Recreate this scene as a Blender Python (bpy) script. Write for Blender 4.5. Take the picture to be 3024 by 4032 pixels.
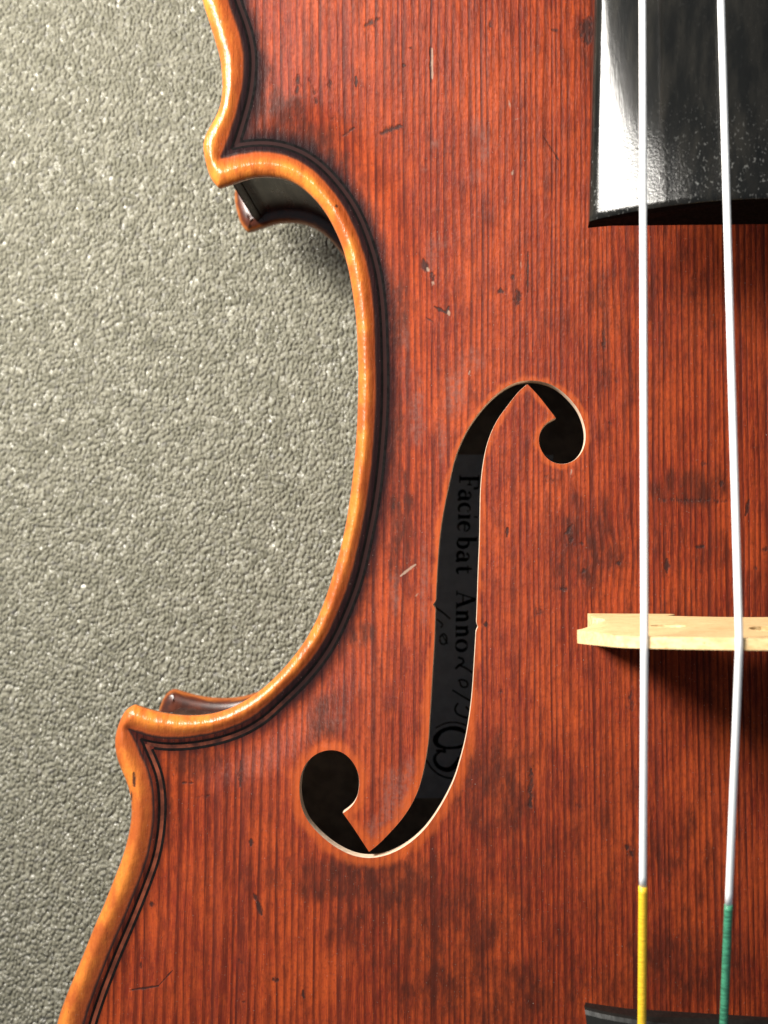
import bpy, bmesh, math, random
import numpy as np
from mathutils import Vector, Matrix
from mathutils.kdtree import KDTree
from mathutils.geometry import delaunay_2d_cdt

random.seed(4); np.random.seed(4)
for o in list(bpy.data.objects): bpy.data.objects.remove(o)
sc = bpy.context.scene
COL = sc.collection

# ------------------------------------------------------------------ camera, light, exposure
# lengths below are millimetres in the violin's own frame: x = 0 on the centre joint, z = 0 on the
# plane of the top plate's edge; the table lies at z = -ZO.
ZO = 48.0
def V(x, y, z): return (x*.001, y*.001, (z+ZO)*.001)
FPX = 6205.0                                    # focal length in photo pixels (3024 x 4032)
CAM = np.array([-38.6, 0.0, 238.0])
vdown = Vector((328, -224, -FPX)).normalized()
RQ = vdown.rotation_difference(Vector((0, 0, -1)))
RM = np.array(RQ.to_matrix())
cd = bpy.data.cameras.new('camera'); cam = bpy.data.objects.new('camera', cd); COL.objects.link(cam)
cd.sensor_fit = 'VERTICAL'; cd.sensor_height = 36; cd.lens = 36*FPX/4032
cd.clip_start = .005; cd.clip_end = 50
cam.location = V(*CAM); cam.rotation_mode = 'QUATERNION'; cam.rotation_quaternion = RQ
cd.dof.use_dof = True; cd.dof.focus_distance = .228; cd.dof.aperture_fstop = 32
sc.camera = cam

w = bpy.data.worlds.new('World'); sc.world = w; w.use_nodes = True
w.node_tree.nodes['Background'].inputs[0].default_value = (.80, .90, 1, 1)
w.node_tree.nodes['Background'].inputs[1].default_value = .24

ld = bpy.data.lights.new('window_light', 'AREA'); lamp = bpy.data.objects.new('window_light', ld); COL.objects.link(lamp)
ld.shape = 'RECTANGLE'; ld.size = .08; ld.size_y = .22; ld.energy = 1.75; ld.spread = math.radians(128); ld.color = (1, .955, .88)
lamp.location = Vector(V(-225, 152, 172))
lamp.rotation_euler = (Vector(V(-90, 60, 0))-lamp.location).to_track_quat('-Z', 'Y').to_euler()

sc.view_settings.view_transform = 'Standard'; sc.view_settings.look = 'None'
sc.view_settings.exposure = 0.0; sc.view_settings.gamma = 1.0; sc.view_settings.use_curve_mapping = False

# ------------------------------------------------------------------ tracing helpers
def ray(px, py):
    d = RM @ np.array([px-1512.0, 2016.0-py, -FPX]); return d/-d[2]
def at(px, py, z):
    """point of the plane z (mm) on which the traced photo point lies"""
    d = ray(px, py); k = CAM[2]-z
    return np.array([CAM[0]+d[0]*k, CAM[1]+d[1]*k])
def at_surf(px, py, f, z0=0.0):
    z = z0
    for _ in range(6):
        p = at(px, py, z); z = float(f(p[None, :])[0])
    return np.array([p[0], p[1], z])
def at_surf_n(L, f, z0=0.0):
    D = np.array([ray(x, y) for x, y in L]); z = np.full(len(L), float(z0))
    for _ in range(6):
        p = CAM[None, :2]+D[:, :2]*(CAM[2]-z)[:, None]; z = f(p)
    return np.column_stack([p, z])
def resample(P, step):
    P = np.asarray(P, float); s = np.r_[0, np.cumsum(np.linalg.norm(np.diff(P, axis=0), axis=1))]
    n = max(2, int(round(s[-1]/step))+1); t = np.linspace(0, s[-1], n)
    return np.stack([np.interp(t, s, P[:, k]) for k in range(P.shape[1])], 1)
def catmull(P, n=12):
    P = np.asarray(P, float); Q = np.vstack([2*P[0]-P[1], P, 2*P[-1]-P[-2]]); out = []
    for i in range(1, len(Q)-2):
        p0, p1, p2, p3 = Q[i-1:i+3]
        for t in np.linspace(0, 1, n, endpoint=False):
            out.append(.5*((2*p1)+(-p0+p2)*t+(2*p0-5*p1+4*p2-p3)*t*t+(-p0+3*p1-3*p2+p3)*t**3))
    out.append(P[-1]); return np.array(out)
def smooth(P, step, sig):
    """resample and Gaussian-smooth, ends pinned"""
    P = resample(catmull(P), step); n = int(3*sig/step)+1
    if len(P) < 4: return P
    n = min(n, len(P)-2)
    k = np.exp(-.5*(np.arange(-n, n+1)*step/sig)**2); k /= k.sum()
    pad = np.vstack([2*P[0]-P[1:n+1][::-1], P, 2*P[-1]-P[-n-1:-1][::-1]])
    return np.stack([np.convolve(pad[:, j], k, 'valid') for j in range(P.shape[1])], 1)
def inside(poly, pts):
    x, y = pts[:, 0], pts[:, 1]; X, Y = poly[:, 0], poly[:, 1]; X2, Y2 = np.roll(X, -1), np.roll(Y, -1)
    if len(pts) < 80:
        m = (Y[None] > y[:, None]) != (Y2[None] > y[:, None]); dy = np.where(Y2 == Y, 1, Y2-Y)
        return ((m & (x[:, None] < (X2-X)[None]*(y[:, None]-Y[None])/dy[None]+X[None])).sum(1) % 2).astype(bool)
    o = np.argsort(y); ys, xs = y[o], x[o]; r = np.zeros(len(pts), bool)
    A, B = np.searchsorted(ys, np.minimum(Y, Y2)), np.searchsorted(ys, np.maximum(Y, Y2))
    for a, b, c, d, p, q in zip(X, Y, X2, Y2, A, B):
        if p < q: r[p:q] ^= xs[p:q] < (c-a)*(ys[p:q]-b)/(d-b)+a
    out = np.zeros(len(pts), bool); out[o] = r; return out
def kd_of(P, step=.04):
    P = resample(P, step); kd = KDTree(len(P))
    for i, p in enumerate(P): kd.insert((p[0], p[1], 0), i)
    kd.balance(); return kd
def kdist(kd, pts): return np.array([kd.find((p[0], p[1], 0))[2] for p in pts])
def sstep(a, b, x):
    t = np.clip((x-a)/(b-a), 0, 1); return t*t*(3-2*t)

# ------------------------------------------------------------------ outlines traced from the photograph
UP = [(796,0),(822,81),(847,163),(866,228),(873,304),(873,369),(859,434),(833,483),(804,532),(796,575),(806,629),(822,689),(842,724),(860,737)]
CB = [(860,737),(877,732),(920,718),(960,702),(1004,692),(1075,692),(1145,707),(1204,747),(1253,796),(1291,850),(1324,915),(1351,980),(1373,1067),
      (1389,1160),(1400,1241),(1407,1358),(1410,1471),(1408,1584),(1405,1670),(1400,1749),(1394,1824),(1384,1909),(1370,2008),(1356,2088),
      (1338,2167),(1318,2237),(1297,2306),(1272,2381),(1243,2446),(1209,2510),(1164,2575),(1113,2635),(1049,2699),(985,2747),(916,2785),
      (850,2808),(783,2818),(717,2818),(651,2810),(598,2798),(558,2785),(528,2775)]
LO = [(528,2775),(502,2782),(480,2812),(462,2858),(449,2904),(451,2958),(465,3011),(490,3064),(507,3117),(515,3163),(515,3216),(505,3282),
      (487,3355),(462,3425),(436,3490),(403,3574),(369,3650),(339,3726),(301,3819),(268,3899),(242,3968),(222,4032)]
UB = [(904,0),(925,54),(947,119),(961,179),(966,233),(962,304),(953,369),(936,434),(915,505),(896,564),(872,615)]
CBB = [(872,615),(893,606),(936,595),(991,587),(1050,586),(1104,594),(1160,613),(1218,646),(1270,693),(1329,763),(1373,829),(1405,899),
       (1432,975),(1454,1051),(1470,1149),(1478,1241),(1482,1336),(1484,1426),(1485,1517),(1483,1607),(1480,1670),(1474,1749),(1465,1849),
       (1455,1928),(1443,2008),(1425,2098),(1408,2177),(1392,2247),(1371,2316),(1348,2376),(1323,2436),(1293,2500),(1254,2565),(1206,2628),
       (1150,2690),(1090,2745),(1045,2790),(996,2828),(929,2863),(863,2885),(797,2900),(730,2909),(664,2912),(598,2906),(551,2893),(506,2873)]
LB = [(506,2873),(532,2911),(551,2958),(575,3011),(595,3064),(604,3130),(606,3196),(601,3263),(592,3325),(577,3390),(557,3445),(529,3519),
      (491,3612),(462,3680),(428,3760),(398,3836),(369,3912),(343,3990),(330,4032)]
T = lambda L, z: np.array([at(x, y, z) for x, y in L])
up, cb, lo = T(UP, -1), T(CB, -1), T(LO, -1)
ub, cbb, lb = T(UB, -.4), T(CBB, -.4), T(LB, -.4)
# the bouts beyond the frame
topx = np.array([(0,188.5),(-14,188),(-30,186),(-48,181),(-64,172),(-76,158),(-82.5,143),(-84,126),(-82.8,108),(-80.6,94)])
botx = np.array([(-102.6,-78),(-104.3,-92),(-104,-106),(-100,-122),(-91,-138),(-77,-151),(-58,-161),(-36,-166.5),(-16,-168.3),(0,-168.5)])
def inset(P, d):
    t = np.gradient(P, axis=0); t /= np.linalg.norm(t, axis=1)[:, None]
    return P + np.stack([-t[:, 1], t[:, 0]], 1)*d      # left of travel
UPo = smooth(np.vstack([topx, up]), .3, 1.0)
CBo = smooth(cb, .3, 1.2)
LOo = smooth(np.vstack([lo, botx]), .3, 1.0)
OUT = np.vstack([UPo[:-1], CBo[:-1], LOo])             # left half, top to bottom
UBo = smooth(np.vstack([inset(topx, 4.0), ub]), .3, 1.2)
CBBo = smooth(cbb, .3, 1.5)
LBo = smooth(np.vstack([lb, inset(botx, 4.0)]), .3, 1.2)
UBo[0, 0] = LBo[-1, 0] = 0
BND = np.vstack([UBo[:-1], CBBo[:-1], LBo])
mir = lambda P: P*np.array([-1, 1])
OUTF = np.vstack([OUT[:-1], mir(OUT)[::-1][:-1]]); BNDF = np.vstack([BND[:-1], mir(BND)[::-1][:-1]])
kdO, kdB = kd_of(OUT), kd_of(BND)

# ------------------------------------------------------------------ arching: a membrane inflated over the outline
G = 1.5; gx = np.arange(-106.5, 106.6, G); gy = np.arange(-171, 190.6, G)
XX, YY = np.meshgrid(gx, gy); msk = inside(BNDF, np.stack([XX.ravel(), YY.ravel()], 1)).reshape(XX.shape)
M = np.zeros(XX.shape); ii, jj = np.indices(M.shape)
red, blk = msk & ((ii+jj) % 2 == 0), msk & ((ii+jj) % 2 == 1)
for it in range(600):
    for q in (red, blk):
        nb = .25*(np.roll(M, 1, 0)+np.roll(M, -1, 0)+np.roll(M, 1, 1)+np.roll(M, -1, 1)+1e-3)
        M[q] += 1.9*(nb[q]-M[q])
M /= M.max(); M = np.sqrt(M)      # rises evenly from the edge
def memb(p):
    fx = np.clip((p[:, 0]-gx[0])/G, 0, len(gx)-1.001); fy = np.clip((p[:, 1]-gy[0])/G, 0, len(gy)-1.001)
    i, j = fy.astype(int), fx.astype(int); a, b = fy-i, fx-j
    return (M[i,j]*(1-a)*(1-b)+M[i+1,j]*a*(1-b)+M[i,j+1]*(1-a)*b+M[i+1,j+1]*a*b)
Ms = M.copy()                      # soften the membrane's steep rim
for _ in range(6): Ms = .5*Ms+.125*(np.roll(Ms,1,0)+np.roll(Ms,-1,0)+np.roll(Ms,1,1)+np.roll(Ms,-1,1))
M = Ms
def fields(p):
    q = p*1.0; q[:, 0] = -np.abs(q[:, 0])
    d = kdist(kdO, q); e = kdist(kdB, q); ins = inside(BND_CLOSED, q)
    return d, np.where(ins, e, -e)
BND_CLOSED = np.vstack([BND, [(5, BND[-1,1]), (5, BND[0,1])]])
ARCH = 15.5
def z_from(p, d, e):
    m = memb(p); tt = d/(d+np.abs(e)+1e-6)
    bead = -.85*sstep(.38, 1.02, tt) - 1.7*(1-np.sqrt(np.clip(1-(1-np.clip(d/1.9, 0, 1))**2, 0, 1)))
    ein = np.clip(e, 0, None)
    arch = -.85 - .35*sstep(0, 1.3, ein) + ARCH*(m**2.5)*sstep(.3, 9, ein)
    return np.where(e > 0, arch, bead)
def ztop(p):
    d, e = fields(p); return z_from(p, d, e)
def zback(p):                      # inner face of the back
    return -33.2 - 9.0*memb(np.stack([-np.abs(p[:, 0]), p[:, 1]], 1))**1.4

# ------------------------------------------------------------------ f-hole
FA = [(2077,1513),(2053,1531),(2024,1564),(1995,1603),(1966,1641),(1942,1685),(1925,1728),(1913,1771),(1904,1820),(1897,1873),(1893,1930),(1891,2003),
      (1889,2123),(1884,2244),(1880,2364),(1878,2420),(1875,2485),(1870,2570),(1865,2654),(1860,2725),(1853,2790),(1843,2858),(1834,2909),(1822,2959),
      (1807,3013),(1789,3069),(1756,3139),(1715,3208),(1670,3268),(1615,3318),(1556,3354),(1501,3373),(1447,3379),(1393,3370),(1339,3346),(1290,3313),
      (1243,3270),(1208,3226),(1187,3177),(1179,3123),(1181,3069),(1195,3022),(1219,2988),(1257,2962),(1306,2952),(1350,2963),(1384,2993),(1407,3031),
      (1415,3069),(1413,3112),(1401,3154),(1377,3184),(1350,3202)]
FB_ = [(1350,3202),(1393,3262),(1426,3313),(1453,3354)]
FC = [(1453,3354),(1491,3324),(1534,3280),(1577,3232),(1615,3177),(1641,3125),(1659,3069),(1675,2993),(1686,2917),(1690,2850),(1694,2790),(1699,2705),
      (1705,2603),(1710,2519),(1714,2400),(1720,2268),(1730,2123),(1745,2017),(1764,1921),(1788,1815),(1812,1747),(1841,1689),(1880,1631),(1928,1576),
      (1976,1535),(2024,1508),(2073,1498),(2121,1500),(2169,1513),(2212,1540),(2251,1578),(2280,1617),(2299,1665),(2307,1709),(2302,1757),(2280,1798),
      (2246,1823),(2208,1829),(2169,1818),(2137,1786),(2121,1747),(2123,1709),(2136,1680),(2159,1658),(2188,1645)]
FD = [(2188,1645),(2155,1603),(2121,1559),(2077,1513)]
segs = [smooth(at_surf_n(S, ztop, 8)[:, :2], .35, .7) for S in (FA, FB_, FC, FD)]
FH = np.vstack([s[:-1] for s in segs])
nk = at_surf(1714, 2381, ztop, 8); nk2 = at_surf(1877, 2468, ztop, 8)
for c, sx, am in ((nk, -1, .42), (nk2, 1, .28)):
    dd = np.linalg.norm(FH-c[:2], axis=1); FH[:, 0] += sx*am*np.clip(1-dd/.55, 0, 1)
FHR = mir(FH)[::-1]
kdF = kd_of(np.vstack([FH, FH[:1]]))

# ------------------------------------------------------------------ object helpers
def link(name, me, parent=None, mat=None):
    o = bpy.data.objects.new(name, me); COL.objects.link(o)
    if parent: o.parent = parent
    if mat: me.materials.append(mat)
    return o
def mesh(name, verts, faces, parent=None, mat=None, smoothed=True):
    me = bpy.data.meshes.new(name); me.from_pydata([V(*v) for v in verts], [], [tuple(map(int, f)) for f in faces]); me.validate(); me.update()
    if smoothed: me.polygons.foreach_set('use_smooth', [True]*len(me.polygons))
    return link(name, me, parent, mat)
def bm_obj(name, bm, parent=None, mat=None, smoothed=False):
    me = bpy.data.meshes.new(name); bm.normal_update(); bm.to_mesh(me); bm.free()
    if smoothed: me.polygons.foreach_set('use_smooth', [True]*len(me.polygons))
    return link(name, me, parent, mat)

class NT:
    """small node-tree builder"""
    def __init__(s, name):
        s.mat = bpy.data.materials.new(name); s.mat.use_nodes = True; s.t = s.mat.node_tree; s.n = s.t.nodes
        s.bsdf = s.n['Principled BSDF']
    def put(s, sock, v):
        if hasattr(v, 'is_output') or isinstance(v, bpy.types.NodeSocket): s.t.links.new(v, sock)
        else:
            if isinstance(v, tuple) and len(v) == 3 and len(sock.default_value) == 4: v = v+(1,)
            sock.default_value = v
    def node(s, typ, ins=None, **kw):
        n = s.n.new(typ)
        for k, v in kw.items(): setattr(n, k, v)
        for k, v in (ins or {}).items(): s.put(n.inputs[k], v)
        return n
    def m(s, op, a, b=0.0, c=0.0, clamp=False):
        n = s.n.new('ShaderNodeMath'); n.operation = op; n.use_clamp = clamp
        for i, v in enumerate((a, b, c)): s.put(n.inputs[i], v)
        return n.outputs[0]
    def mr(s, v, a, b, c=0.0, d=1.0, smoothed=True):
        n = s.n.new('ShaderNodeMapRange'); n.interpolation_type = 'SMOOTHSTEP' if smoothed else 'LINEAR'
        for i, x in zip((0, 1, 2, 3, 4), (v, a, b, c, d)): s.put(n.inputs[i], x)
        return n.outputs[0]
    def mix(s, f, a, b, blend='MIX'):
        n = s.n.new('ShaderNodeMix'); n.data_type = 'RGBA'; n.blend_type = blend
        s.put(n.inputs[0], f); s.put(n.inputs[6], a); s.put(n.inputs[7], b); return n.outputs[2]
    def noise(s, vec, scale, detail=2.0, rough=.5, dist=0.0, out=0):
        return s.node('ShaderNodeTexNoise', {'Vector': vec, 'Scale': scale, 'Detail': detail, 'Roughness': rough, 'Distortion': dist}).outputs[out]
    def mapv(s, vec, scale=(1,1,1), loc=(0,0,0), rot=(0,0,0), typ='POINT'):
        return s.node('ShaderNodeMapping', {'Vector': vec, 'Location': loc, 'Rotation': rot, 'Scale': scale}, vector_type=typ).outputs[0]
    def objmm(s):                       # object position in mm (violin frame)
        return s.mapv(s.node('ShaderNodeTexCoord').outputs['Object'], (1000,1000,1000))
    def attr(s, name): return s.node('ShaderNodeAttribute', attribute_name=name).outputs['Fac']
    def sep(s, v): return s.node('ShaderNodeSeparateXYZ', {0: v}).outputs
    def comb(s, x, y, z): return s.node('ShaderNodeCombineXYZ', {0: x, 1: y, 2: z}).outputs[0]
    def bump(s, h, strength, dist, normal=None):
        d = {'Height': h, 'Strength': strength, 'Distance': dist}
        if normal is not None: d['Normal'] = normal
        return s.node('ShaderNodeBump', d).outputs[0]
    def set(s, **kw):
        for k, v in kw.items(): s.put(s.bsdf.inputs[k.replace('_', ' ')], v)

# ------------------------------------------------------------------ materials
def table_material():
    t = NT('table_grain'); p = t.objmm()
    w1 = t.noise(p, .25, 1, .5, 0, 1)
    pw = t.node('ShaderNodeVectorMath', {0: p, 1: w1}, operation='ADD').outputs[0]
    pw = t.mapv(pw, (1.08, .74, 1.0), (0,0,0), (0,0,-.12))
    v1 = t.node('ShaderNodeTexVoronoi', {'Vector': pw, 'Scale': 1.75, 'Randomness': 1.0, 'Smoothness': .15}, feature='SMOOTH_F1').outputs['Distance']
    v2 = t.node('ShaderNodeTexVoronoi', {'Vector': pw, 'Scale': 2.5, 'Randomness': 1.0, 'Smoothness': .5}, feature='SMOOTH_F1').outputs['Distance']
    n1 = t.noise(p, .9, 2.0, .55); n2 = t.noise(p, .25, 2, .5); n3 = t.noise(p, 4.5, 1.5, .5)
    dome = t.m('POWER', t.m('MAXIMUM', t.m('SUBTRACT', 1.0, v1), 0.0), 1.35)
    h = t.m('ADD', t.m('MULTIPLY', dome, 1.0), t.m('MULTIPLY', n1, .10)); h = t.m('ADD', h, t.m('MULTIPLY', v2, -.10))
    nb = t.bump(h, 1.0, .00078)
    c = t.mix(t.mr(n2, .3, .7), (.155,.148,.108), (.198,.188,.142)); c = t.mix(t.mr(t.noise(p, .8, 2), .55, .75, 0, .5), c, (.140,.135,.135))
    t.set(Base_Color=c, Roughness=t.mr(n3, .3, .7, .26, .40), Normal=nb); t.bsdf.inputs['Specular IOR Level'].default_value = .6
    t.bsdf.inputs['Coat Weight'].default_value = .30; t.bsdf.inputs['Coat Roughness'].default_value = .16; t.put(t.bsdf.inputs['Coat Normal'], nb)
    return t.mat

DARK_MARKS = [  # ends (photo pixels), half-width, strength
 (1443,102,1487,76,13,.7),(1402,303,1403,339,5,.9),(1612,187,1617,187,9,.7),(1589,255,1589,262,9,.7),(1932,80,1928,118,6,.6),(1501,526,1578,497,12,.8),
 (1352,533,1393,506,8,.6),(1171,296,1171,364,12,.7),(1214,300,1240,370,10,.5),(2138,533,2202,633,4,.6),(2312,80,2310,160,26,.8),(2180,118,2190,118,10,.7),(1694,185,1697,322,4,1),
 (1316,466,1316,474,18,.55),(1243,385,1243,405,12,.55),(1298,316,1298,348,9,.6),(1668,1030,1678,1062,14,.9),(1698,1075,1706,1102,9,.8),(1712,1208,1758,1232,6,.9),
 (1758,1232,1768,1208,6,.9),(1680,1252,1704,1266,5,.6),(2020,1086,2020,1098,10,.8),(2036,1148,2040,1196,16,.7),(1965,1149,1978,1149,13,.8),(2079,990,2079,1150,4,.8),
 (2375,1300,2375,1377,12,.6),(2253,2067,2230,2099,9,.8),(1999,2080,1996,2114,6,.8),(2434,2217,2442,2217,12,.75),(2292,2252,2306,2246,11,.75),(2625,2203,2628,2255,9,.85),
 (2949,1970,2935,2028,7,.8),(2744,2154,2770,2152,9,.8),(2764,1828,2780,1828,13,.6),(2841,1900,2841,1912,10,.7),(2112,2405,2128,2412,22,.55),(2214,2317,2226,2317,17,.6),
 (2240,2125,2256,2140,20,.6),(2286,2140,2292,2140,10,.7),(2155,1880,2170,1890,20,.5),(2593,1968,2855,1972,12,.5),(3004,2161,3020,2161,13,.6),(2975,2232,2978,2240,10,.6),
 (1914,2455,1914,2462,9,.9),(989,3306,989,3328,8,.85),(1001,3522,1012,3545,9,.9),(1012,3545,1030,3600,9,.9),(598,3556,598,3568,11,.7),(519,3898,624,3882,4,.9),(624,3882,681,3820,2.5,.8),
 (555,3790,555,3812,6,.7),(1078,3858,1092,3858,10,.75),(1193,3902,1197,3930,7,.75),(942,3780,942,3792,18,.45),(956,3945,962,3945,7,.6),(2092,3031,2088,3177,9,.75),
 (2468,3334,2476,3338,14,.8),(2480,3352,2490,3370,10,.7),(2272,3170,2272,3184,13,.6),(2481,2730,2484,2790,20,.5),(1971,2722,1971,2730,11,.6),(722,3083,760,3083,7,.7),
 (949,2997,947,3097,8,.75),(526,3044,529,3097,7,.8),(517,3117,518,3156,4,.8),(1326,809,1328,815,7,.8),(1230,3120,1225,3150,6,.3),(770,3140,830,3130,9,.45),
 (1490,1250,1492,1330,5,.5),(1530,1120,1532,1200,6,.6),(1550,1950,1552,2000,10,.5),(1195,420,1190,470,8,.5),(2420,1480,2424,1500,12,.5),(2400,1660,2404,1670,10,.6)]
BLOTCH = [  # soft dark patches, antiquing and, towards the bottom, painted light falloff: centre, half-size
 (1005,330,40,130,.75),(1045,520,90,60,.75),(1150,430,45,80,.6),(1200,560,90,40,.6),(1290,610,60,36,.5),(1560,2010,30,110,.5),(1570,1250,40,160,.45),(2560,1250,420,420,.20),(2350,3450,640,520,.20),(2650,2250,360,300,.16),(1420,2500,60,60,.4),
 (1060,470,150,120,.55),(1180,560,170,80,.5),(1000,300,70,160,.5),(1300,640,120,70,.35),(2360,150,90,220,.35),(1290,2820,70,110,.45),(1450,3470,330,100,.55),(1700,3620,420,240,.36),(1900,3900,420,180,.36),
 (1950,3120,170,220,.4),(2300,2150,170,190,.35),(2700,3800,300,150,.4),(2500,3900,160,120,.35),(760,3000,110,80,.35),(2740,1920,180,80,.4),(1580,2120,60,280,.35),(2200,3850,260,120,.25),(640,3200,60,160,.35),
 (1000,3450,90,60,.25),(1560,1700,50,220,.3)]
PALE = [  # dull, mauve-grey rubbed spots
 (1640,1640,40,150,.4),(1850,1420,60,60,.35),(1600,1450,30,200,.3),
 (1710,565,18,24,.7),(1870,500,22,44,.45),(1905,590,28,80,.45),(1955,585,14,30,.5),(1880,690,36,30,.4),(1668,665,8,8,.6),(1790,1560,46,110,.5),(1740,1740,22,110,.4),(1700,1000,22,80,.4),(1760,960,40,40,.3),
 (1560,3140,60,110,.55),(1610,3050,30,70,.4),(1480,3260,40,60,.5),(1340,2830,40,60,.4),(1560,2330,30,90,.35),(2230,1093,12,16,.5),(1670,2280,18,200,.35)]
BRIGHT = [(1701,190,1703,310,4,1),(1703,1112,1712,1118,8,.8),(1684,1056,1688,1068,7,.8),(1767,1226,1769,1240,6,.9),(1577,2268,1636,2223,4.5,1),(1636,2348,1648,2336,6,.7),(2003,395,2009,430,4,.7),
          (2030,470,2050,464,4,.6),(2015,690,2021,670,5,.7),(2000,760,1985,800,4,.5),(2050,1115,2052,1000,3,.5),(1729,910,1727,1060,4,.5),(2250,1850,2247,1880,4,.7),(1850,1460,1846,1475,4,.8),(1757,2040,1755,2060,3,.6)]
def plate_material():
    t = NT('spruce_varnish'); P = t.objmm(); S = t.sep(P)
    P2 = t.comb(S[0], S[1], 0.0)
    e = t.attr('e_in'); d = t.attr('d_out'); dfh = t.attr('d_hole')
    # annual rings: fine at the joint, wide towards the flanks
    ax = t.m('ABSOLUTE', S[0])
    tt = t.m('MAXIMUM', t.m('SUBTRACT', ax, 26.0), 0.0)
    u = t.m('ADD', t.m('MULTIPLY', t.m('LOGARITHM', t.m('ADD', 1.0, t.m('DIVIDE', tt, 78.0)), math.e), 78/.86), t.m('DIVIDE', t.m('MINIMUM', ax, 26.0), .86))
    wob = t.noise(t.mapv(P2, (.16, .012, 1)), 1.0, 2, .5); wob2 = t.noise(t.mapv(P2, (.9, .05, 1)), 1.0, 2, .5)
    sw = at_surf(2400, 2190, ztop, 14)
    r2 = t.node('ShaderNodeVectorMath', {0: t.mapv(P2, (5.5, 7, 1), (sw[0], sw[1], 0), (0,0,0), 'TEXTURE')}, operation='LENGTH').outputs['Value']
    swirl = t.m('MULTIPLY', t.mr(r2, 1, 0), .55)
    wob3 = t.noise(t.mapv(P2, (.42, .004, 1), (7,2,0)), 1.0, 1.5, .5)
    u = t.m('ADD', u, t.m('MULTIPLY', wob3, 1.7))
    u = t.m('ADD', u, t.m('ADD', t.m('MULTIPLY', wob, 2.2), t.m('ADD', t.m('MULTIPLY', wob2, .14), swirl)))
    f = t.m('FRACT', u); idx = t.m('FLOOR', u)
    rnd = t.node('ShaderNodeTexWhiteNoise', {'W': idx}, noise_dimensions='1D').outputs['Value']
    line = t.m('MULTIPLY', t.mr(f, .18, .76), t.mr(f, .84, 1.0, 1, 0))
    brk = t.noise(t.mapv(P2, (1.6, .11, 1)), 1.0, 3, .6)
    line = t.m('MULTIPLY', line, t.m('MULTIPLY', t.mr(rnd, 0, 1, .68, 1.0), t.mr(brk, .28, .60, .40, 1.0)))
    fib = t.noise(t.mapv(P2, (6.0, .35, 1)), 1.0, 3, .6)          # fibres
    flk = t.noise(t.mapv(P2, (2.2, 1.5, 1)), 1.0, 3, .6)          # short cross mottling of the rays
    blo = t.noise(t.mapv(P2, (.10, .06, 1)), 1.0, 4, .6)
    blo2 = t.noise(t.mapv(P2, (.55, .18, 1)), 1.0, 4, .65)
    ORG, RED, DRK = (.235,.0370,.0105), (.130,.0172,.0082), (.030,.0055,.0042)
    c = t.mix(t.mr(blo, .34, .60), ORG, RED)
    c = t.mix(t.m('MULTIPLY', t.mr(fib, .38, .68), .45), c, (.34,.060,.012))
    c = t.mix(t.m('MULTIPLY', line, .88), c, DRK)
    c = t.mix(t.m('MULTIPLY', t.mr(blo2, .46, .74), .58), c, (.036,.007,.005))
    c = t.mix(t.mr(flk, .46, .74, 0, .40), c, (.045,.008,.005))
    c = t.mix(t.m('MULTIPLY', t.mr(rnd, .8, 1.0), .25), c, (.08,.017,.012))
    # hand-placed patches, dents and scratches
    jn = t.m('MULTIPLY', t.m('SUBTRACT', t.noise(t.mapv(P2, (1.6,.9,1)), 1.0, 4, .65), .5), 1.5)
    jb = t.m('MULTIPLY', t.m('SUBTRACT', t.noise(t.mapv(P2, (.45,.16,1)), 1.0, 5, .68), .5), 2.2)
    def ragged(name, j, a, b):
        v = t.attr(name); return t.mr(t.m('ADD', v, t.m('MULTIPLY', j, t.mr(v, 0, .25))), a, b)
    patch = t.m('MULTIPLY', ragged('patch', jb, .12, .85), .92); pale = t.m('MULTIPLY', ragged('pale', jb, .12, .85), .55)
    dent = t.m('MULTIPLY', ragged('dent', jn, .25, .75), .9); bright = ragged('bright', jn, .35, .8)
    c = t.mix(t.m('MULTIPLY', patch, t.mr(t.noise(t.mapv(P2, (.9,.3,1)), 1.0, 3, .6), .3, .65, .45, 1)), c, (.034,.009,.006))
    c = t.mix(t.m('MULTIPLY', pale, t.mr(t.noise(P2, 1.2, 3, .7), .35, .65, .2, 1)), c, (.135,.056,.044))
    # worn lighter rim round the sound hole, ragged
    rag = t.m('ADD', dfh, t.m('MULTIPLY', t.m('SUBTRACT', t.noise(t.mapv(P2, (.55,.28,1)), 1.0, 3, .55), .5), 2.4))
    lowp = t.mr(S[1], -12, -22)      # the lower eye shows the widest wear
    wid = t.m('ADD', .75, t.m('MULTIPLY', lowp, .75))
    rim = t.m('MULTIPLY', t.m('SUBTRACT', 1.0, t.mr(t.m('DIVIDE', rag, wid), .35, 1.25)), .66)
    c = t.mix(rim, c, t.mix(t.m('MULTIPLY', line, .6), (.30,.056,.011), (.17,.026,.009)))
    # dark antiquing in the channel, reaching on to the plate in rags
    upc = t.mr(S[1], -34, -18)
    n4 = t.m('SUBTRACT', t.noise(t.mapv(P2, (.7,.35,1)), 1.0, 4, .65), .5)
    er = t.m('ADD', e, t.m('MULTIPLY', n4, 1.6))
    out_w = t.m('ADD', 2.0, t.m('MULTIPLY', upc, .9))
    grime = t.m('SUBTRACT', 1.0, t.mr(t.m('DIVIDE', er, out_w), .55, 1.5))
    gs = t.m('ADD', .55, t.m('MULTIPLY', upc, .42))
    grm = t.m('MULTIPLY', grime, gs)
    c = t.mix(grm, c, (.010,.006,.007))
    # bead: golden wood worn through, browner towards the channel
    bt = t.m('DIVIDE', d, t.m('ADD', d, t.m('ABSOLUTE', t.m('MINIMUM', e, 0.0))))
    bn = t.noise(t.mapv(P2, (.30,.14,1)), 1.0, 5, .65)
    bead = t.mix(t.mr(bn, .34, .64), (.56,.175,.026), (.32,.072,.014))
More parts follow.
